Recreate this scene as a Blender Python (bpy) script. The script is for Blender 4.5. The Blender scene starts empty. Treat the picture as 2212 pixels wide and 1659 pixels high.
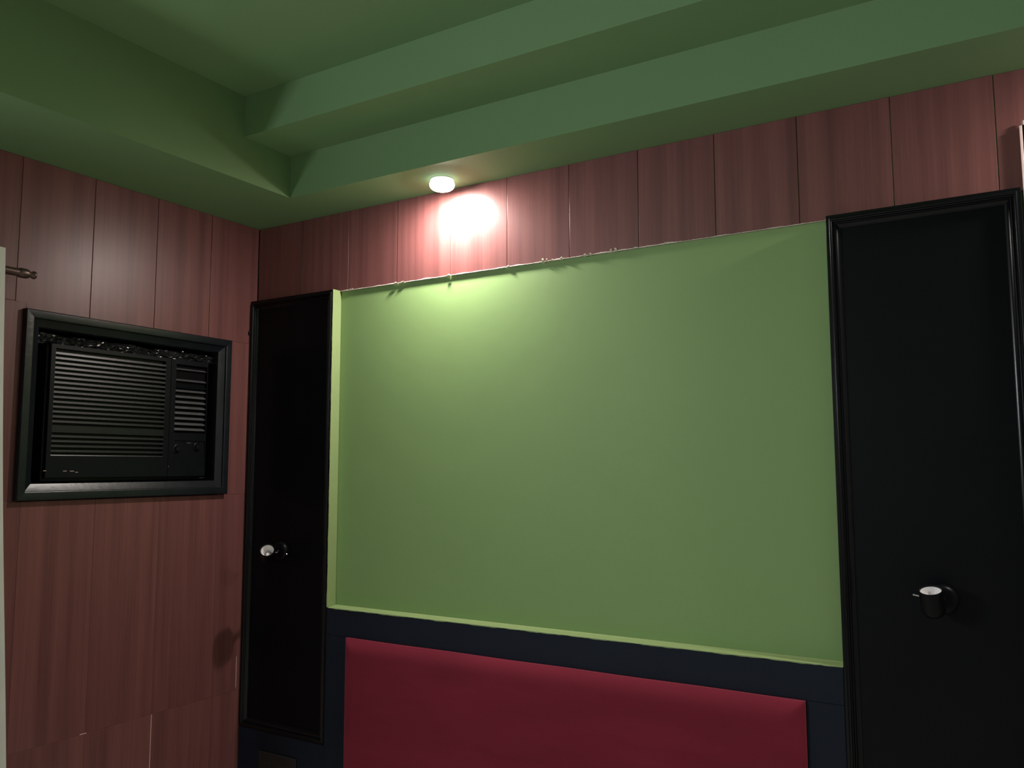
import bpy, bmesh, math, random
from mathutils import Vector, Matrix
random.seed(7)
SC = bpy.context.scene
COL = SC.collection

# ------------------------------------------------------------------ camera
cam_d = bpy.data.cameras.new('camera')
cam = bpy.data.objects.new('camera', cam_d)
COL.objects.link(cam)
cam_d.sensor_fit = 'HORIZONTAL'; cam_d.sensor_width = 36.0
cam_d.lens = 36.0 * 1802.03 / 2212.0
cam_d.clip_start = 0.02
R_ = Vector((0.85519613, 0.51830182, -0.00167413))
U_ = Vector((0.05273753, -0.08380258, 0.99508587))
F_ = Vector((-0.51561452, 0.85108187, 0.0990016))
cam.matrix_world = Matrix(((R_.x, U_.x, -F_.x, 2.69667), (R_.y, U_.y, -F_.y, -2.39521), (R_.z, U_.z, -F_.z, 1.45), (0, 0, 0, 1)))
SC.camera = cam

# ------------------------------------------------------------------ world, exposure
w = bpy.data.worlds.new('world'); SC.world = w; w.use_nodes = True
w.node_tree.nodes['Background'].inputs[0].default_value = (0.6, 0.65, 0.7, 1)
w.node_tree.nodes['Background'].inputs[1].default_value = 0.0
vs = SC.view_settings
vs.view_transform = 'Standard'; vs.look = 'None'; vs.gamma = 1.0; vs.use_curve_mapping = False
vs.exposure = 0.26
DOWNLIGHT = 1040.0     # radiance of the recessed spot lamps
TUBE = 55.0          # radiance of the batten lamp on the boarded wall, left of the camera

# ------------------------------------------------------------------ materials
def mat(name, col, rough=0.5, spec=0.5, metal=0.0):
    m = bpy.data.materials.new(name); m.use_nodes = True
    b = m.node_tree.nodes['Principled BSDF']
    b.inputs['Base Color'].default_value = (*col, 1); b.inputs['Roughness'].default_value = rough
    b.inputs['Specular IOR Level'].default_value = spec; b.inputs['Metallic'].default_value = metal
    return m, m.node_tree, b
def nd(t, typ, **kw):
    n = t.nodes.new(typ)
    for k, v in kw.items(): setattr(n, k, v)
    return n
def ramp(t, stops):
    n = t.nodes.new('ShaderNodeValToRGB'); e = n.color_ramp.elements
    e[0].position, e[0].color = stops[0][0], (*stops[0][1], 1)
    e[1].position, e[1].color = stops[-1][0], (*stops[-1][1], 1)
    for p, c in stops[1:-1]:
        x = e.new(p); x.color = (*c, 1)
    return n
def noisy(name, c1, c2, scale, rough=0.5, spec=0.5, bump=0.0, bscale=None, stretch=(1, 1, 1), metal=0.0, bdist=0.01):
    m, t, b = mat(name, c1, rough, spec, metal)
    g = nd(t, 'ShaderNodeNewGeometry'); mp = nd(t, 'ShaderNodeMapping'); mp.inputs['Scale'].default_value = stretch
    t.links.new(g.outputs['Position'], mp.inputs['Vector'])
    n = nd(t, 'ShaderNodeTexNoise'); n.inputs['Scale'].default_value = scale; n.inputs['Detail'].default_value = 4
    t.links.new(mp.outputs[0], n.inputs['Vector'])
    r = ramp(t, [(0.3, c1), (0.7, c2)]); t.links.new(n.outputs['Fac'], r.inputs[0]); t.links.new(r.outputs[0], b.inputs['Base Color'])
    if bump:
        n2 = nd(t, 'ShaderNodeTexNoise'); n2.inputs['Scale'].default_value = bscale or scale; n2.inputs['Detail'].default_value = 3
        t.links.new(mp.outputs[0], n2.inputs['Vector'])
        bp = nd(t, 'ShaderNodeBump'); bp.inputs['Strength'].default_value = bump; bp.inputs['Distance'].default_value = bdist
        t.links.new(n2.outputs['Fac'], bp.inputs['Height']); t.links.new(bp.outputs[0], b.inputs['Normal'])
    return m
def wood_mat():
    m, t, b = mat('reddish_wood_laminate', (.12, .04, .03), 0.36, 0.42)
    g = nd(t, 'ShaderNodeNewGeometry'); sx = nd(t, 'ShaderNodeSeparateXYZ'); t.links.new(g.outputs['Position'], sx.inputs[0])
    oi = nd(t, 'ShaderNodeObjectInfo')
    ad = nd(t, 'ShaderNodeMath', operation='ADD'); t.links.new(sx.outputs[0], ad.inputs[0]); t.links.new(sx.outputs[1], ad.inputs[1])
    mu = nd(t, 'ShaderNodeMath', operation='MULTIPLY_ADD'); t.links.new(oi.outputs['Random'], mu.inputs[0]); mu.inputs[1].default_value = 9.0; t.links.new(ad.outputs[0], mu.inputs[2])
    zs = nd(t, 'ShaderNodeMath', operation='MULTIPLY'); t.links.new(sx.outputs[2], zs.inputs[0]); zs.inputs[1].default_value = 0.022
    cb = nd(t, 'ShaderNodeCombineXYZ'); t.links.new(mu.outputs[0], cb.inputs[0]); t.links.new(zs.outputs[0], cb.inputs[2])
    n1 = nd(t, 'ShaderNodeTexNoise'); n1.inputs['Scale'].default_value = 22; n1.inputs['Detail'].default_value = 3; n1.inputs['Roughness'].default_value = .55
    n2 = nd(t, 'ShaderNodeTexNoise'); n2.inputs['Scale'].default_value = 150; n2.inputs['Detail'].default_value = 5; n2.inputs['Roughness'].default_value = .7
    for n in (n1, n2): t.links.new(cb.outputs[0], n.inputs['Vector'])
    r1 = ramp(t, [(.30, (.132, .0490, .0475)), (.52, (.187, .0710, .0670)), (.72, (.222, .0860, .0790))]); t.links.new(n1.outputs['Fac'], r1.inputs[0])
    r2 = ramp(t, [(.25, (.82, .79, .79)), (.75, (1.13, 1.12, 1.11))]); t.links.new(n2.outputs['Fac'], r2.inputs[0])
    mx = nd(t, 'ShaderNodeMix', data_type='RGBA', blend_type='MULTIPLY'); mx.inputs[0].default_value = 1
    t.links.new(r1.outputs[0], mx.inputs[6]); t.links.new(r2.outputs[0], mx.inputs[7]); t.links.new(mx.outputs[2], b.inputs['Base Color'])
    return m
def emis(name, col, s):
    m = bpy.data.materials.new(name); m.use_nodes = True; t = m.node_tree; t.nodes.clear()
    o = nd(t, 'ShaderNodeOutputMaterial'); e = nd(t, 'ShaderNodeEmission'); e.inputs[0].default_value = (*col, 1); e.inputs[1].default_value = s
    t.links.new(e.outputs[0], o.inputs[0]); return m
M = {}
M['green'] = noisy('green_wall_paint', (.240, .366, .140), (.250, .378, .146), 1.6, .55, .3, .25, 3.0, bdist=.012)
M['greenceil'] = noisy('green_ceiling_paint', (.176, .300, .140), (.186, .310, .147), 2.0, .7, .2, .06, 5.0)
M['greenedge'] = noisy('lit_green_edge_paint', (.300, .390, .165), (.320, .410, .180), 30, .5, .35)  # wall green made paler: light caught by the recess edges is in the colour
M['wood'] = wood_mat()
M['black'] = noisy('black_lacquer', (.0030, .0036, .0048), (.0040, .0045, .0058), 6, .36, .13)
M['blackmould'] = noisy('black_gloss_moulding', (.0034, .0038, .0048), (.0044, .0048, .0058), 6, .22, .26)
M['blackboard'] = noisy('black_painted_board', (.0085, .0120, .0230), (.0110, .0150, .0280), 3, .55, .16)
M['blackframe'] = noisy('black_enamel_frame', (.006, .0078, .0102), (.010, .0125, .0155), 25, .30, .50, .2, 60, bdist=.002)
M['acplastic'] = noisy('black_painted_plastic', (.0040, .0050, .0068), (.0060, .0070, .0090), 20, .36, .20, .12, 90, bdist=.001)
M['acslat'] = noisy('black_slat_plastic', (.0050, .0058, .0075), (.0070, .0078, .0095), 20, .34, .40)
M['acgrey'] = noisy('dark_grey_vane_plastic', (.040, .040, .043), (.055, .055, .058), 25, .5, .4)
M['acdark'] = noisy('dark_interior', (.002, .002, .0025), (.003, .003, .0035), 10, .8, .1)
M['plastic'] = noisy('black_plastic_sheet', (.008, .009, .010), (.014, .014, .016), 12, .22, .6, .6, 40, bdist=.006)
M['red'] = noisy('maroon_velvet', (.182, .0155, .0330), (.220, .0190, .0390), 9, .85, .15, .25, 260, stretch=(.35, 1, 1.6), bdist=.001)
M['red'].node_tree.nodes['Principled BSDF'].inputs['Sheen Weight'].default_value = .25
M['red'].node_tree.nodes['Principled BSDF'].inputs['Sheen Tint'].default_value = (.8, .25, .3, 1)
M['torn'] = noisy('torn_pale_plaster', (.62, .50, .46), (.80, .72, .66), 90, .8, .2)
M['flake'] = noisy('peeling_paint_flake', (.45, .47, .30), (.66, .60, .50), 120, .7, .2)
M['rawedge'] = noisy('pale_raw_wood_edge', (.62, .45, .42), (.70, .52, .48), 40, .7, .2)
M['bronze'] = noisy('aged_bronze_rod', (.13, .085, .075), (.18, .12, .105), 60, .38, .5, metal=.75)
M['chrome'] = noisy('chrome_screw', (.75, .75, .76), (.8, .8, .81), 60, .2, .5, metal=1.0)
M['white'] = noisy('white_lamp_reflector', (.80, .76, .77), (.84, .80, .81), 60, .3, .5)
M['lens'] = noisy('milky_lamp_bulb', (.82, .80, .80), (.86, .84, .84), 60, .25, .5)
M['curtain'] = noisy('grey_beige_curtain_cloth', (.66, .65, .61), (.74, .72, .68), 40, .9, .1, .2, 300, stretch=(1, 1, .2), bdist=.002)
M['plate'] = noisy('dark_grey_socket_plate', (.017, .015, .016), (.021, .018, .019), 20, .5, .4)
M['floor'] = noisy('beige_floor_tile', (.64, .59, .55), (.72, .67, .62), 3, .3, .4)
M['offwhite'] = noisy('white_lamp_ring', (.75, .74, .70), (.8, .79, .75), 40, .4, .4)
M['plainwall'] = noisy('beige_room_paint', (.42, .38, .35), (.44, .40, .37), 2, .6, .3)
M['lamp'] = emis('warm_white_lamp_glow', (1.0, .93, .86), DOWNLIGHT)
M['bloom'] = emis('bloom_shell_glow', (1.0, .95, .90), 4.0)  # weak glow for the added shell that imitates bloom round the lamp
M['tube'] = emis('white_tube_glow', (.92, .99, 1.06), TUBE)

# ------------------------------------------------------------------ helpers
WL = {}
def obj(name, bm, m, parent=None, smooth=False, origin=None):
    """link a bmesh given in world coordinates as one mesh object"""
    vs_ = [v.co for v in bm.verts]
    lo = Vector([min(v[i] for v in vs_) for i in range(3)]); hi = Vector([max(v[i] for v in vs_) for i in range(3)])
    c = Vector(origin) if origin is not None else (lo + hi) / 2
    for v in bm.verts: v.co -= c
    bmesh.ops.recalc_face_normals(bm, faces=bm.faces)
    me = bpy.data.meshes.new(name); bm.to_mesh(me); bm.free()
    if smooth:
        for p in me.polygons: p.use_smooth = True
        me.set_sharp_from_angle(angle=math.radians(40))
    me.materials.append(M[m])
    o = bpy.data.objects.new(name, me); COL.objects.link(o)
    o.location = c - (WL[parent.name] if parent else Vector((0, 0, 0)))
    if parent: o.parent = parent
    WL[o.name] = c
    return o
def tag(o, label=None, cat=None, group=None, kind=None):
    for k, v in (('label', label), ('category', cat), ('group', group), ('kind', kind)):
        if v: o[k] = v
    return o
def thing(name, label, cat, loc, group=None):
    o = bpy.data.objects.new(name, None); COL.objects.link(o); o.empty_display_size = .05
    o.location = loc; WL[o.name] = Vector(loc)
    return tag(o, label, cat, group)
def box(bm, lo, hi, bev=0.0, seg=2):
    t = bmesh.new(); bmesh.ops.create_cube(t, size=1)
    for v in t.verts: v.co = Vector([lo[i] + (v.co[i] + .5) * (hi[i] - lo[i]) for i in range(3)])
    if bev: bmesh.ops.bevel(t, geom=t.edges[:], offset=bev, segments=seg, affect='EDGES', profile=.5)
    merge(bm, t); return bm
def merge(bm, t):
    me = bpy.data.meshes.new('tmp'); t.to_mesh(me); t.free(); bm.from_mesh(me); bpy.data.meshes.remove(me)
def B(lo, hi, bev=0.0, seg=2): return box(bmesh.new(), lo, hi, bev, seg)
def prism(poly, fn, a, b, bev=0.0):
    """poly: 2-D outline; fn(u, v, w) -> xyz; extruded from w=a to w=b"""
    bm = bmesh.new()
    A = [bm.verts.new(fn(u, v, a)) for u, v in poly]; Bv = [bm.verts.new(fn(u, v, b)) for u, v in poly]
    bm.faces.new(A); bm.faces.new(Bv[::-1]); n = len(poly)
    for i in range(n): bm.faces.new((A[i], A[(i + 1) % n], Bv[(i + 1) % n], Bv[i]))
    if bev: bmesh.ops.bevel(bm, geom=bm.edges[:], offset=bev, segments=2, affect='EDGES', profile=.5)
    return bm
def lathe(p, axis, prof, seg=28, bm=None, caps=False):
    """prof: (distance along axis, radius)"""
    bm = bm or bmesh.new(); ax = Vector(axis).normalized(); p = Vector(p)
    a = ax.orthogonal().normalized(); b = ax.cross(a); rings = []
    for s, r in prof:
        if r < 1e-6: rings.append([bm.verts.new(p + ax * s)])
        else: rings.append([bm.verts.new(p + ax * s + (a * math.cos(2 * math.pi * k / seg) + b * math.sin(2 * math.pi * k / seg)) * r) for k in range(seg)])
    for q, r in zip(rings, rings[1:]):
        for k in range(seg):
            k2 = (k + 1) % seg
            if len(q) == 1 and len(r) == 1: continue
            if len(q) == 1: bm.faces.new((q[0], r[k], r[k2]))
            elif len(r) == 1: bm.faces.new((q[k], r[0], q[k2]))
            else: bm.faces.new((q[k], r[k], r[k2], q[k2]))
    if caps:
        for q in (rings[0], rings[-1]):
            if len(q) > 2: bm.faces.new(q)
    return bm
def strip_frame(prof, u0, u1, v0, v1, side, fn):
    """one mitred side of a picture-frame moulding; prof: closed outline of (inset, height); fn(u, v, h) -> xyz"""
    bm = bmesh.new(); A = []; Bv = []
    for i, h in prof:
        if side == 'top': a, b = (u0 + i, v1 - i), (u1 - i, v1 - i)
        elif side == 'bottom': a, b = (u0 + i, v0 + i), (u1 - i, v0 + i)
        elif side == 'start': a, b = (u0 + i, v0 + i), (u0 + i, v1 - i)
        else: a, b = (u1 - i, v0 + i), (u1 - i, v1 - i)
        A.append(bm.verts.new(fn(*a, h))); Bv.append(bm.verts.new(fn(*b, h)))
    n = len(prof)
    bm.faces.new(A); bm.faces.new(Bv[::-1])
    for i in range(n): bm.faces.new((A[i], A[(i + 1) % n], Bv[(i + 1) % n], Bv[i]))
    return bm
SIDES = ('top', 'bottom', 'start', 'end')

# ------------------------------------------------------------------ room shell
XR, YB = 4.2, -4.3
H1, H2, H3 = 2.45, 2.6083, 2.7567
X1, Y1, Y2 = 0.4208, -0.2346, -0.4559
GP = 0.0072           # plaster plane lies 7 mm behind the faces of the wood boards
tag(obj('floor', B((0, YB, -.1), (XR, 0, 0)), 'floor'), kind='structure')
wb = tag(obj('wall_back', B((-.1, GP, -.1), (XR + .1, GP + .1, H3 + .1)), 'green'), 'flat green painted wall recess above the red headboard', kind='structure')
AY0, AY1, AZ0, AZ1 = -.957, -.142, 1.3467, 1.9565     # outer edges of the frame round the air conditioner
hb = bmesh.new()
hy0, hy1, hz0, hz1 = AY0 + .05, AY1 - .05, AZ0 + .05, AZ1 - .05
for lo, hi in (((-.25, YB, -.1), (-GP, GP, hz0)), ((-.25, YB, hz1), (-GP, GP, H3 + .1)), ((-.25, YB, hz0), (-GP, hy0, hz1)), ((-.25, hy1, hz0), (-GP, GP, hz1))): box(hb, lo, hi)
wl = tag(obj('wall_left', hb, 'acdark'), 'reddish brown wood boarded wall around the air conditioner', kind='structure')
tag(obj('wall_right', B((XR, YB, -.1), (XR + .1, GP, H3 + .1)), 'plainwall'), kind='structure')
tag(obj('wall_front', B((-.25, YB - .1, -.1), (XR + .1, YB, H3 + .1)), 'plainwall'), kind='structure')
ce = tag(obj('ceiling', B((-.25, YB, H3), (XR + .1, GP, H3 + .08)), 'greenceil'), 'green painted tray ceiling with stepped soffits', kind='structure')
obj('soffit', B((-.006, YB, H1), (X1, GP, H3)), 'greenceil', ce)
obj('soffit', B((X1, Y1, H1), (XR, GP, H3)), 'greenceil', ce)
obj('soffit_step', B((X1, Y2, H2), (XR - X1, Y1, H3)), 'greenceil', ce)
obj('soffit', B((XR - X1, YB, H1), (XR, Y1, H3)), 'greenceil', ce)
obj('soffit', B((X1, YB, H1), (XR - X1, YB - Y1, H3)), 'greenceil', ce)
obj('soffit_step', B((X1, YB - Y1, H2), (XR - X1, YB - Y2, H3)), 'greenceil', ce)

# ---- wood boards, each one a piece of its wall
def wood_board(wall, u0, u1, z0, z1, poly=None, g=.0009, tl=.006):
    th = GP - .0004
    pl = poly or [(u0 + g, z0 + .0004), (u1 - g, z0 + .0004), (u1 - g, z1), (u0 + g, z1)]
    tilt = random.uniform(-1, 1) * tl; off = random.uniform(0, .0004)
    um = (u0 + u1) / 2
    def fn(u, z, h):
        d = h + (off + tilt * (u - um) if h > .003 else 0)
        return (u, GP - d, z) if wall is wb else (-GP + d, u, z)
    return obj('wood_board', prism(pl, fn, .0003, th, min(.0009, g + .0003)), 'wood', wall)
hx = [0.001, .2519, .5027, .7443, .9865, 1.2261, 1.4668, 1.7117, 1.958, 2.1995, 2.4451, 2.6892, 2.933, 3.177, 3.421, 3.665, 3.909, 4.199]
for a, b in zip(hx, hx[1:]): wood_board(wb, a, b, 2.1335, H1 - .0005, g=.0012, tl=.010)
ly = [-.0015, -.2425, -.4845, -.7335, -.982]
for a, b in zip(ly, ly[1:4]): wood_board(wl, b, a, 1.9575, H1 - .0005)
wood_board(wl, -.982, -.7335, 1.9575, H1, [(-.9813, 1.9775), (-.946, 1.9775), (-.946, 1.9575), (-.7342, 1.9575), (-.7342, H1 - .0005), (-.9813, H1 - .0005)])
for k in range(8): wood_board(wl, -.982 - .2475 * (k + 1), -.982 - .2475 * k, 1.9775, H1 - .0005)
wood_board(wl, AY1 - .03, -.0015, 1.3435, 1.9575)
for k in range(8): wood_board(wl, (-1.196 - .2475 * k), (-.946 if k == 0 else -1.196 - .2475 * (k - 1)), 1.3435, 1.9775)
lc = [-.0015, -.1725, -.431, -.68, -.931] + [-.931 - .25 * k for k in range(1, 9)]
for a, b in zip(lc, lc[1:]):
    wood_board(wl, b, a, .5735, 1.3435, g=.0002, tl=.001); wood_board(wl, b, a, .02, .5735, g=.0002, tl=.001)
# pale raw slivers where boards have opened at their edges
for y, z0, z1 in ((-.4304, .10, .5735), (-.0555, .585, .705)):
    obj('raw_edge_sliver', B((-.001, y - .0011, z0), (.0006, y + .0011, z1), .0003, 1), 'rawedge', wl)
obj('raw_edge_sliver', B((-.001, -.697, .5728), (.0012, -.674, .5752), .0004, 1), 'rawedge', wl)

# ---- torn edge of the boards above the green recess
bm = bmesh.new(); N = 420; x0, x1 = .462, 2.272; prev = None
for i in range(N + 1):
    x = x0 + (x1 - x0) * i / N
    fade = 1.0 if x < 1.85 else .5
    n1 = max(0, math.sin(x * 23.1) * math.sin(x * 57.7 + 1) + .25) + random.uniform(0, .35)
    h = (.0008 + .0022 * n1) * fade; lo = 2.1335 - .0008 - .001 * random.random()
    q = [bm.verts.new((x, -.0004, lo)), bm.verts.new((x, -.0016, lo + .0005)), bm.verts.new((x, -.0012, lo + h + .0008)), bm.verts.new((x, .0004, lo + h + .0008)), bm.verts.new((x, .003, lo + .0004))]
    if prev:
        for k in range(5): bm.faces.new((prev[k], q[k], q[(k + 1) % 5], prev[(k + 1) % 5]))
    prev = q
tag(obj('torn_edge', bm, 'torn', wb), 'ragged pale torn edge along the bottom of the wood boards', kind='stuff')
def flake(x, wd, up, out, down):
    """thin curled chip of paint: bends out from the board edge"""
    bm = bmesh.new(); rows = []
    for k in range(6):
        t = k / 5; a = t * math.pi * .75
        y = -.001 - out * math.sin(a); z = 2.1335 - down + (up + down) * t
        ww = wd * (1 - .55 * t) * random.uniform(.8, 1.1); sk = (random.random() - .5) * wd * .3
        rows.append([Vector((x - ww / 2 + sk, y, z)), Vector((x + ww / 2 + sk, y, z))])
    vv = [[(bm.verts.new(p), bm.verts.new(p + Vector((0, .0007, .0002)))) for p in r] for r in rows]
    for a, b in zip(vv, vv[1:]):
        bm.faces.new((a[0][0], a[1][0], b[1][0], b[0][0])); bm.faces.new((a[0][1], b[0][1], b[1][1], a[1][1]))
        bm.faces.new((a[0][0], b[0][0], b[0][1], a[0][1])); bm.faces.new((a[1][0], a[1][1], b[1][1], b[1][0]))
    for r in (vv[0], vv[-1]): bm.faces.new((r[0][0], r[0][1], r[1][1], r[1][0]))
    obj('paint_flake', bm, 'flake', wb)
for a in ((.515, .012, .004, .003, .004), (.528, .008, .005, .004, .003), (.745, .022, .003, .007, .006), (.773, .020, .003, .005, .004), (.985, .016, .004, .006, .006), (1.232, .016, .004, .004, .004),
          (1.37, .012, .010, .006, .006), (1.385, .007, .008, .005, .004), (1.405, .008, .004, .004, .003), (1.44, .012, .006, .005, .004), (1.525, .014, .005, .004, .003), (1.545, .012, .005, .004, .003),
          (1.618, .010, .008, .005, .003), (1.634, .012, .009, .006, .003), (1.70, .02, .003, .002, .002), (1.80, .012, .004, .002, .002)): flake(*a)

# ------------------------------------------------------------------ black wall panels
D = .036
PW, PX, PX2 = .459, 2.275, 2.7345
ZP, ZB, ZL = 2.1351, .4335, .9308
PROF = [(0, .002), (0, D - .001), (.001, D), (.0075, D), (.0088, D + .003), (.0105, D + .0045), (.0125, D + .0047), (.0145, D + .004), (.016, D + .0015), (.0165, D - .002), (.019, D - .0035), (.0205, D - .0025), (.0225, D - .0015), (.0245, D - .002), (.026, D - .005),
        (.030, D - .0085), (.0345, D - .0105), (.0375, D - .011), (.038, D - .0145), (.038, .002)]
def wall_panel(u0, u1, z0, label, lip):
    t = thing('wall_panel', label, 'panel', ((u0 + u1) / 2, 0, z0))
    fn = lambda u, v, h: (u, -h + GP * 0, v)
    obj('field_board', B((u0 + .036, -(D - .013), z0 + .036), (u1 - .036, GP - .001, ZP - .036)), 'black', t)
    for s in SIDES: obj('moulding_strip', strip_frame([(i, max(h, -.004)) for i, h in PROF], u0, u1, z0, ZP, s, fn), 'blackmould', t, True)
    return t
pl = wall_panel(.001, PW, ZB, 'tall black moulded panel in the corner by the air conditioner wall', 0)
bm = lathe((.004, -.041, 2.010), (0, 0, -1), [(0, 0), (0, .004), (.003, .0055), (.012, .0055), (.016, .003), (.016, 0)], 12)
obj('hinge_pin', bm, 'black', pl, True)
pr = wall_panel(PX, PX2, ZB, 'tall black moulded panel right of the green recess', 0)
# boards under the two panels
t = thing('bedside_board', 'plain black board with a grey plate below the corner panel', 'board', (PW / 2, 0, 0))
obj('board', B((.001, -D + .002, 0), (PW - .0005, GP - .001, ZB - .001), .001, 1), 'blackboard', t)
sp = obj('socket_plate', B((.121, -D - .004, .20), (.3195, -D + .003, .362), .002), 'plate', t)
for k in range(3): obj('switch', B((.140 + k * .057, -D - .0065, .23), (.186 + k * .057, -D - .0035, .325), .0015), 'plate', sp)
t = thing('bedside_board', 'plain black board below the panel right of the headboard', 'board', ((PX + PX2) / 2, 0, 0))
obj('board', B((PX + .0005, -D + .002, 0), (PX2, GP - .001, ZB - .001), .001, 1), 'blackboard', t)
# green painted edges of the recess
def ragged(name, a, b, axis):
    bm = bmesh.new(); n = 160; prev = None
    for i in range(n + 1):
        s = a + (b - a) * i / n; r = random.uniform(-1, 1) * .0007 + .0006 * math.sin(s * 31) + .0005 * math.sin(s * 83)
        if axis == 'x':   # ledge on top of the headboard board
            q = [(s, GP - .0005, ZL + .0045), (s, -.004, ZL + .0020), (s, -D + .002, ZL + .0006), (s, -D - .0006, ZL - .0005), (s, -D - .0006, ZL - .0032 + r), (s, -D + .0012, ZL - .003 + r), (s, -D + .002, ZL - .0006), (s, GP - .0005, ZL - .0006)]
        else:             # side of the corner panel
            q = [(PW + .0030, GP - .0005, s), (PW + .0012, -D + .003, s), (PW + .0006, -D - .0005, s), (PW - .0012 + r, -D - .0007, s), (PW - .0012 + r, -D + .0003, s), (PW + .0003, -D + .002, s), (PW + .0003, GP - .0005, s)]
        q = [bm.verts.new(c) for c in q]; m = len(q)
        if prev:
            for k in range(m): bm.faces.new((prev[k], prev[(k + 1) % m], q[(k + 1) % m], q[k]))
        else: bm.faces.new(q)
        prev = q
    bm.faces.new(prev)
    return obj(name, bm, 'greenedge')
tag(ragged('trim_1', PW + .004, PX - .0005, 'x'), 'green painted ledge under the green wall recess, coloured paler for the light it catches', kind='structure')
tag(ragged('trim_2', ZL + .0005, ZP + .001, 'z'), 'green painted side edge of the corner black panel, coloured paler for the light it catches', kind='structure')

# neighbouring taller flat black panel at the right with a pale raw edge
t = thing('flat_panel', 'taller flat black panel with a pale raw edge beside the moulded panel', 'panel', (3.0, 0, 0))
TX = 2.7395
obj('panel_board', B((TX + .0065, -.012, 0), (3.6, -.0015, 2.300), .0015), 'black', t)
obj('edge_strip', B((TX, -.013, .0), (TX + .0062, -.0015, 2.2985), .0008), 'rawedge', t)
obj('peg', lathe((TX + .010, -.008, 2.2995), (0, 0, 1), [(0, 0), (0, .004), (.009, .004), (.012, .0025), (.012, 0)], 12), 'rawedge', t, True)

# ------------------------------------------------------------------ headboard
CX1, CX2, CZ = 0.5636, 2.1769, 0.8317
hd = thing('headboard', 'black wooden headboard with a maroon velvet cushion pad', 'headboard', ((PW + PX) / 2, 0, 0))
obj('top_rail', B((PW + .0005, -D, CZ + .0003), (PX - .0005, GP - .001, ZL - .0008), .001, 1), 'blackboard', hd)
obj('stile', B((PW + .0005, -D, 0), (CX1 - .001, GP - .001, CZ), .001, 1), 'blackboard', hd)
obj('stile', B((CX2 + .001, -D, 0), (PX - .0005, GP - .001, CZ), .001, 1), 'blackboard', hd)
obj('back_board', B((CX1, -D + .006, 0), (CX2, GP - .001, CZ), .001, 1), 'blackboard', hd)
bm = bmesh.new(); nx, nz = 90, 44; zl = .20; grid = []
def cushion_y(x, z):
    e = min((x - CX1), (CX2 - x), (CZ - z), (z - zl)); e = max(e, 0)
    r = .060; k = 1 - (1 - min(e / r, 1)) ** 3.0
    return -D - .011 - .020 * k - .008 * math.sin(math.pi * (x - CX1) / (CX2 - CX1)) * math.sin(math.pi * min(1, (z - zl) / (CZ - zl))) 
def warp(t, n, a, b):
    s = .85 * (.5 - .5 * math.cos(math.pi * t / n)) + .15 * t / n
    return a + (b - a) * s
for j in range(nz + 1):
    row = []
    for i in range(nx + 1):
        x = warp(i, nx, CX1, CX2); z = warp(j, nz, zl, CZ)
        row.append(bm.verts.new((x, cushion_y(x, z), z + .0005 * math.sin(x * 14) * (j == nz))))
    grid.append(row)
for j in range(nz):
    for i in range(nx): bm.faces.new((grid[j][i], grid[j][i + 1], grid[j + 1][i + 1], grid[j + 1][i]))
loop = grid[0] + [r[-1] for r in grid[1:]] + grid[-1][-2::-1] + [r[0] for r in grid[-2:0:-1]]
back = [bm.verts.new((v.co.x, -D + .005, v.co.z)) for v in loop]
for k in range(len(loop)): bm.faces.new((loop[k], loop[(k + 1) % len(loop)], back[(k + 1) % len(loop)], back[k]))
bm.faces.new(back)
obj('cushion', bm, 'red', hd, True)['label'] = 'maroon velvet padded cushion'

# ------------------------------------------------------------------ air conditioner and its frame
fr = thing('window_frame', 'black bevelled wooden frame around the air conditioner', 'frame', (0, (AY0 + AY1) / 2, AZ0))
FP = [(0, -.003), (0, .019), (.003, .022), (.024, .022), (.027, .0205), (.0285, .0135), (.031, .0120), (.052, .0025), (.054, -.004), (.054, -.055), (.0505, -.055), (.0495, -.003)]
fn = lambda u, v, h: (h, u, v)
for s in SIDES: obj('frame_strip', strip_frame(FP, AY0, AY1, AZ0, AZ1, s, fn), 'blackframe', fr, True)
obj('back_panel', B((-.2, AY0 + .06, AZ0 + .06), (-.19, AY1 - .06, AZ1 - .06)), 'acdark', fr)
# crumpled plastic sheet stuffed above the unit
bm = bmesh.new(); nn = 90; mmz = 9; g_ = []
for j in range(mmz + 1):
    row = []
    for i in range(nn + 1):
        s = i / nn; y = -.900 + .705 * s; zt = 1.892 - .004 * s; zb_ = 1.8575
        z = zb_ + (zt - zb_) * j / mmz
        x = -.018 + .010 * math.sin(y * 31 + z * 90) * math.sin(z * 170 + y * 11) + random.uniform(-.0035, .0035) - .012 * (j / mmz)
        row.append(bm.verts.new((x, y, z + random.uniform(-.0015, .0015))))
    g_.append(row)
for j in range(mmz):
    for i in range(nn): bm.faces.new((g_[j][i], g_[j][i + 1], g_[j + 1][i + 1], g_[j + 1][i]))
ret = bmesh.ops.extrude_face_region(bm, geom=bm.faces[:])
for v in [e for e in ret['geom'] if isinstance(e, bmesh.types.BMVert)]: v.co.x -= .002
obj('plastic_seal', bm, 'plastic', fr)
for y, z, a, b in ((-.352, 1.889, .006, .004), (-.69, 1.874, .009, .002), (-.61, 1.869, .007, .0025), (-.905, 1.884, .006, .004)):
    obj('paint_chip', B((-.008, y - a / 2, z - b / 2), (-.0055, y + a / 2, z + b / 2), .0007, 1), 'rawedge', fr)

FY0, FY1, FYD, FZ0, FZ1 = -.858, -.238, -.4035, 1.418, 1.8565
ac = thing('air_conditioner', 'black window air conditioner with louvred grille set in the wall', 'air conditioner', (-.09, (FY0 + FY1) / 2, FZ0 - .015))
obj('casing', B((-.185, FY0 - .008, FZ0 - .014), (-.014, FY1 + .002, FZ1 - .002), .004), 'acplastic', ac)
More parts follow.
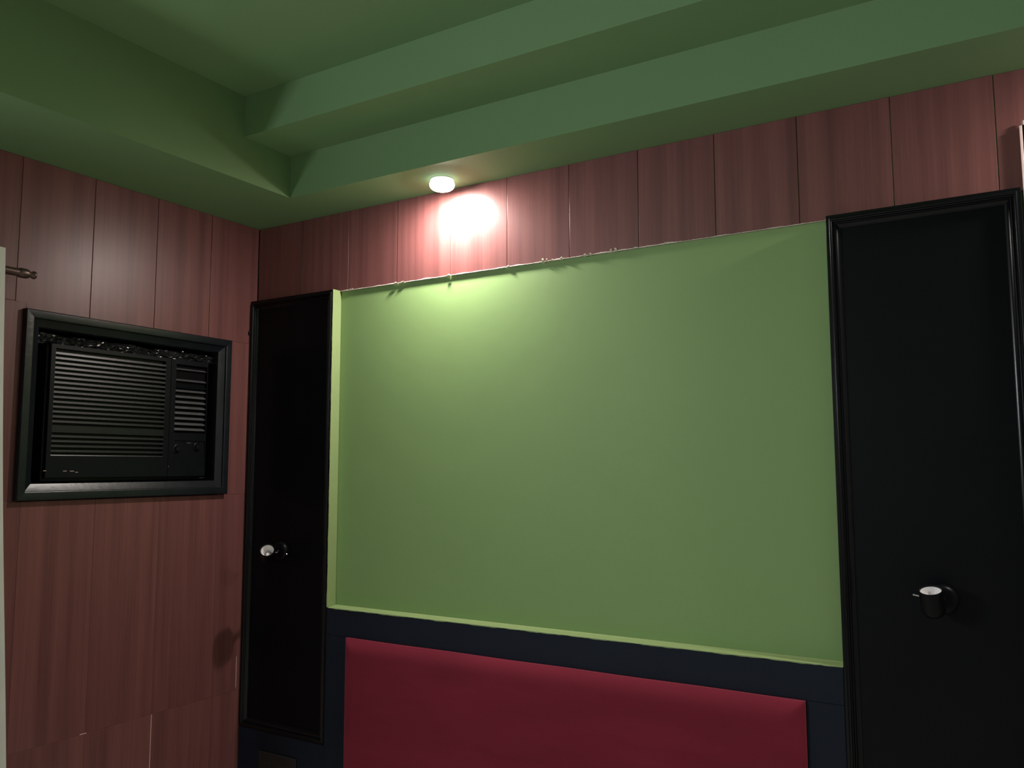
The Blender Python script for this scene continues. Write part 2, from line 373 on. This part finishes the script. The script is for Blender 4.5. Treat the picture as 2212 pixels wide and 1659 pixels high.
# left front panel, with an opening for the louvre slats
gp = bmesh.new(); sy0, sy1 = -.8435, -.4265; sz0, sz1 = 1.4885, 1.8430
for lo, hi in (((-.013, FY0, sz1), (0, FYD - .001, FZ1)), ((-.013, FY0, FZ0), (0, FYD - .001, sz0)), ((-.013, FY0, sz0), (0, sy0, sz1)), ((-.013, sy1, sz0), (0, FYD - .001, sz1))): box(gp, lo, hi)
bmesh.ops.remove_doubles(gp, verts=gp.verts, dist=1e-5)
grille = obj('front_panel', gp, 'acplastic', ac)
pitch = .01611
for k in range(22):
    zc = 1.8349 - pitch * k
    zt = zc - pitch * .26; zb_ = zc - pitch * .74
    if k == 15: zb_ -= pitch
    if k == 16: continue
    if k == 21: zb_ = sz0 + .0002
    # slat face leans: the lower lip is proud, so that it catches light from above
    poly = [(-.011, zt - .001), (-.0004, zt), (.0006, zb_ + .0007), (.0002, zb_), (-.011, zb_ - .001)]
    bm = prism(poly, lambda u, v, h: (u, h, v), sy0 - .0004, sy1 + .0004)
    obj('louvre_slat', bm, 'acslat', grille)
# rounded slot ends
for k in range(22):
    if k == 16: continue
    zc = 1.8349 - pitch * k
    for ye, sg in ((sy0, 1), (sy1, -1)):
        pts = [(ye - sg * .0005, zc + .0046), (ye + sg * .0042, zc + .0046)] + [(ye + sg * (.0042 - .0040 * math.cos(a)), zc + .0042 * math.sin(a)) for a in (math.pi / 2, math.pi / 4, 0, -math.pi / 4, -math.pi / 2)] + [(ye + sg * .0042, zc - .0046), (ye - sg * .0005, zc - .0046)]
        bm = prism(pts, lambda u, v, h: (h, u, v), -.011, -.0004)
        obj('slot_end', bm, 'acplastic', grille)
# right front panel: outlet, control recess
rp = bmesh.new(); oy0, oy1, oz0, oz1 = -.3815, -.2415, 1.5795, 1.839
cy0, cy1, cz0, cz1 = -.3795, -.241, 1.488, 1.551
for lo, hi in (((-.013, FYD + .001, oz1), (0, FY1, FZ1)), ((-.013, FYD + .001, oz0), (0, oy0, oz1)), ((-.013, oy1, oz0), (0, FY1, oz1)), ((-.013, FYD + .001, cz1), (0, FY1, oz0)),
               ((-.013, FYD + .001, cz0), (0, cy0, cz1)), ((-.013, cy1, cz0), (0, FY1, cz1)), ((-.013, FYD + .001, FZ0), (0, FY1, cz0))): box(rp, lo, hi)
bmesh.ops.remove_doubles(rp, verts=rp.verts, dist=1e-5)
rpan = obj('outlet_panel', rp, 'acplastic', ac)
obj('outlet_back', B((-.0138, oy0 - .002, oz0 - .002), (-.0128, oy1 + .002, oz1 + .002)), 'acdark', rpan)
def vane(z, h, tilt, m='acgrey', x=-.006):
    bm = bmesh.new(); y0_, y1_ = oy0 + .0005, oy1 + .001; n = 8
    out = [(y0_, -h * .42), (y0_, h * .42), (y0_ + .006, h * .5), (y1_ - .014, h * .5), (y1_ - .003, h * .16), (y1_, -h * .1), (y1_ - .003, -h * .42), (y1_ - .012, -h * .5), (y0_ + .006, -h * .5)]
    bm = prism(out, lambda u, v, w_: (x + w_ + v * math.sin(tilt), u, z + v * math.cos(tilt)), -.0015, .0015)
    obj('vane', bm, m, rpan)
vane(1.8215, .0065, -.5); vane(1.7800, .0085, -.5); vane(1.7560, .013, .25, 'acplastic'); vane(1.7390, .0085, -.45)
for k in range(7): vane(1.7170 - .0205 * k, .0098, -.4)
obj('control_plate', B((-.0128, cy0 - .001, cz0 - .001), (-.0035, cy1 + .001, cz1 + .001)), 'acplastic', rpan)
for y, z in ((-.364, 1.520), (-.276, 1.528)):
    kn = obj('control_knob', lathe((-.0036, y, z), (1, 0, 0), [(0, 0), (0, .0165), (.0025, .0165), (.0035, .0150), (.0035, .0125), (.0025, .0115), (.009, .0105), (.010, .0095), (.010, 0)], 24), 'acplastic', rpan, True)
    o = obj('grip', prism([(-.0015, -.010), (.0015, -.010), (.0015, .010), (-.0015, .010)], lambda u, v, h: (h, y + u * math.cos(.9) + v * math.sin(.9), z - u * math.sin(.9) + v * math.cos(.9)), .0062, .0095), 'acplastic', rpan)
obj('brand_strip', B((-.0036, -.322, 1.541), (-.0028, -.303, 1.545)), 'acgrey', rpan)
for y0_, y1_, z in ((-.865, -.855, 1.4405), (-.799, -.787, 1.4393), (-.776, -.762, 1.4390), (-.757, -.748, 1.4350), (-.402, -.3995, 1.4545), (-.262, -.240, 1.4105)):
    obj('paint_chip', B((-.0006, y0_, z - .0009), (.0007, y1_, z + .0009)), 'rawedge' if y1_ < -.3 else 'acgrey', ac)

# ------------------------------------------------------------------ recessed downlights
def downlight(x, y, label, bulb_r=.040):
    t = thing('downlight', label, 'ceiling light', (x, y, H1), 'recessed downlights along the soffit')
    obj('ring', lathe((x, y, H1 + .0005), (0, 0, -1), [(0, bulb_r - .010), (.0005, bulb_r + .001), (.003, bulb_r + .001), (.004, bulb_r - .003), (.004, bulb_r - .008), (.001, bulb_r - .010)], 36), 'offwhite', t, True)
    obj('bloom_shell', lathe((x, y, H1 - .001), (0, 0, -1), [(0, bulb_r - .008), (.005, bulb_r - .001), (.011, bulb_r + .003), (.018, bulb_r + .0045), (.025, bulb_r + .003), (.030, bulb_r - .0005), (.0335, bulb_r - .006)], 36), 'bloom', t, True)  # added glowing shell, shaped like the bloom round the bulb
    obj('bulb', lathe((x, y, H1 - .0342), (0, 0, -1), [(0, bulb_r - .0062), (.0045, (bulb_r - .0062) * .65), (.0065, (bulb_r - .0062) * .3), (.007, 0)], 32), 'lamp', t, True)
downlight(1.022, -.100, 'lit round downlight in the soffit above the green recess')
downlight(3.14, -.130, 'lit round downlight in the soffit above the tall black cabinet')

# tube lamp on the boarded wall beyond the curtain
t = thing('tube_light', 'lit white batten lamp on the boarded wall beyond the curtain', 'wall light', (0, -3.05, 1.95))
obj('lamp_body', B((.001, -3.70, 1.85), (.036, -2.40, 2.07), .004), 'offwhite', t)
bm = prism([(.0362, 1.86)] + [(.0365 + .060 * math.cos(a * math.pi / 16), 1.96 + .10 * math.sin(a * math.pi / 16)) for a in range(-8, 9)] + [(.0362, 2.06)], lambda u, v, h: (u, h, v), -3.66, -2.44)
obj('diffuser', bm, 'tube', t, True)
for y in (-3.676, -2.438): obj('end_cap', B((.037, y, 1.855), (.100, y + .014, 2.065), .003), 'offwhite', t)

# ------------------------------------------------------------------ reading lamps
def reading_lamp(base, mouth, ax, label, screw, pin):
    t = thing('reading_lamp', label, 'wall lamp', base, 'swivel reading lamps on the black panels')
    base = Vector(base); mouth = Vector(mouth); ax = Vector(ax).normalized()
    obj('wall_plate', lathe(base, (0, -1, 0), [(0, 0), (0, .036), (.006, .036), (.016, .0345), (.021, .029), (.023, .020), (.0235, 0)], 36), 'black', t, True)
    tail = mouth - ax * .068
    j = base + Vector((0, -.022, 0)); d = (tail - j)
    obj('arm', lathe(j, d, [(-.004, 0), (-.004, .007), (d.length * .5, .006), (d.length, .007), (d.length + .004, 0)], 16), 'black', t, True)
    hd_ = obj('lamp_head', lathe(tail, ax, [(-.006, 0), (-.004, .012), (.002, .022), (.010, .0262), (.020, .0272), (.060, .0272), (.066, .0282), (.068, .0275), (.0675, .0245), (.063, .0238), (.030, .021), (.014, .015), (.012, 0)], 40), 'black', t, True)
    hd_['label'] = 'black cylindrical swivel head'
    obj('reflector', lathe(tail, ax, [(.0635, .0236), (.061, .0225), (.050, .0205), (.0485, .0190), (.036, .0175), (.035, .016), (.020, .0125), (.018, 0)], 36), 'white', hd_, True)
    obj('bulb', lathe(tail, ax, [(.0185, .008), (.034, .0085), (.040, .0062), (.042, 0)], 24), 'lens', hd_, True)
    if screw: obj('screw', lathe(screw, (0, -1, 0), [(0, 0), (0, .0042), (.004, .0042), (.006, .003), (.006, 0)], 12), 'chrome', t, True)
    if pin: obj('pin', lathe(pin[0], Vector(pin[1]) - Vector(pin[0]), [(0, 0), (0, .0022), ((Vector(pin[1]) - Vector(pin[0])).length, .0022), ((Vector(pin[1]) - Vector(pin[0])).length + .001, 0)], 10), 'chrome', t, True)
PF = -(D - .013)
reading_lamp((.2060, PF, 1.1245), (.2425, -.135, 1.1390), (.50, -.62, .56), 'small black reading lamp on the corner panel, casting a shadow', (.2460, PF - .0135, 1.1150), ((.2330, -.100, 1.1240), (.2500, -.090, 1.1270)))
reading_lamp((2.5160, PF, 1.1210), (2.4960, -.115, 1.1535), (-.05, -.36, .93), 'small black reading lamp on the panel right of the green recess', None, ((2.4530, -.080, 1.1345), (2.4680, -.080, 1.1315)))

# ------------------------------------------------------------------ curtain rod and curtain
rod = thing('curtain_rod', 'aged bronze curtain rod with a turned finial end', 'curtain rod', (.08, -1.5, 2.048))
RX, RZ = .08, 2.0515
obj('pole', lathe((RX, -2.05, RZ - .002), (0, 1.0415, .0020), [(0, 0), (0, .0125), (1.039, .0125), (1.039, 0)], 24), 'bronze', rod, True)
obj('finial', lathe((RX, -1.018, RZ), (0, 1, 0), [(-.004, 0), (-.004, .0125), (0, .0145), (.002, .0155), (.012, .0158), (.024, .0150), (.032, .0105), (.034, .0085), (.037, .0090), (.042, .0120), (.047, .0125), (.0505, .0105), (.050, .007), (.046, .005), (.046, 0)], 28), 'bronze', rod, True)
for y in (-1.12, -2.0):
    obj('bracket', B((-.0005, y - .008, RZ - .03), (RX, y + .008, RZ - .012), .002), 'bronze', rod)
bm = bmesh.new(); n, m_ = 150, 24; g_ = []
for j in range(m_ + 1):
    z = .03 + (2.105 - .03) * j / m_; row = []
    for i in range(n + 1):
        s = i / n
        ph = s * 2 * math.pi * 5
        edge = -1.092 + .105 * (1 - j / m_) + .006 * math.sin(z * 3.1)
        y = edge - s * .85 - .012 * math.sin(2 * ph) * (1 - .3 * j / m_)
        x = .118 + (.018 + .016 * (1 - j / m_)) * math.cos(ph + .4 * math.sin(z * 2))
        row.append(bm.verts.new((x, y, z)))
    g_.append(row)
for j in range(m_):
    for i in range(n): bm.faces.new((g_[j][i], g_[j][i + 1], g_[j + 1][i + 1], g_[j + 1][i]))
ret = bmesh.ops.extrude_face_region(bm, geom=bm.faces[:])
for v in [e for e in ret['geom'] if isinstance(e, bmesh.types.BMVert)]: v.co.x += .0015
tag(obj('curtain', bm, 'curtain', None, True), 'grey beige pleated curtain hanging from the bronze rod', 'curtain')
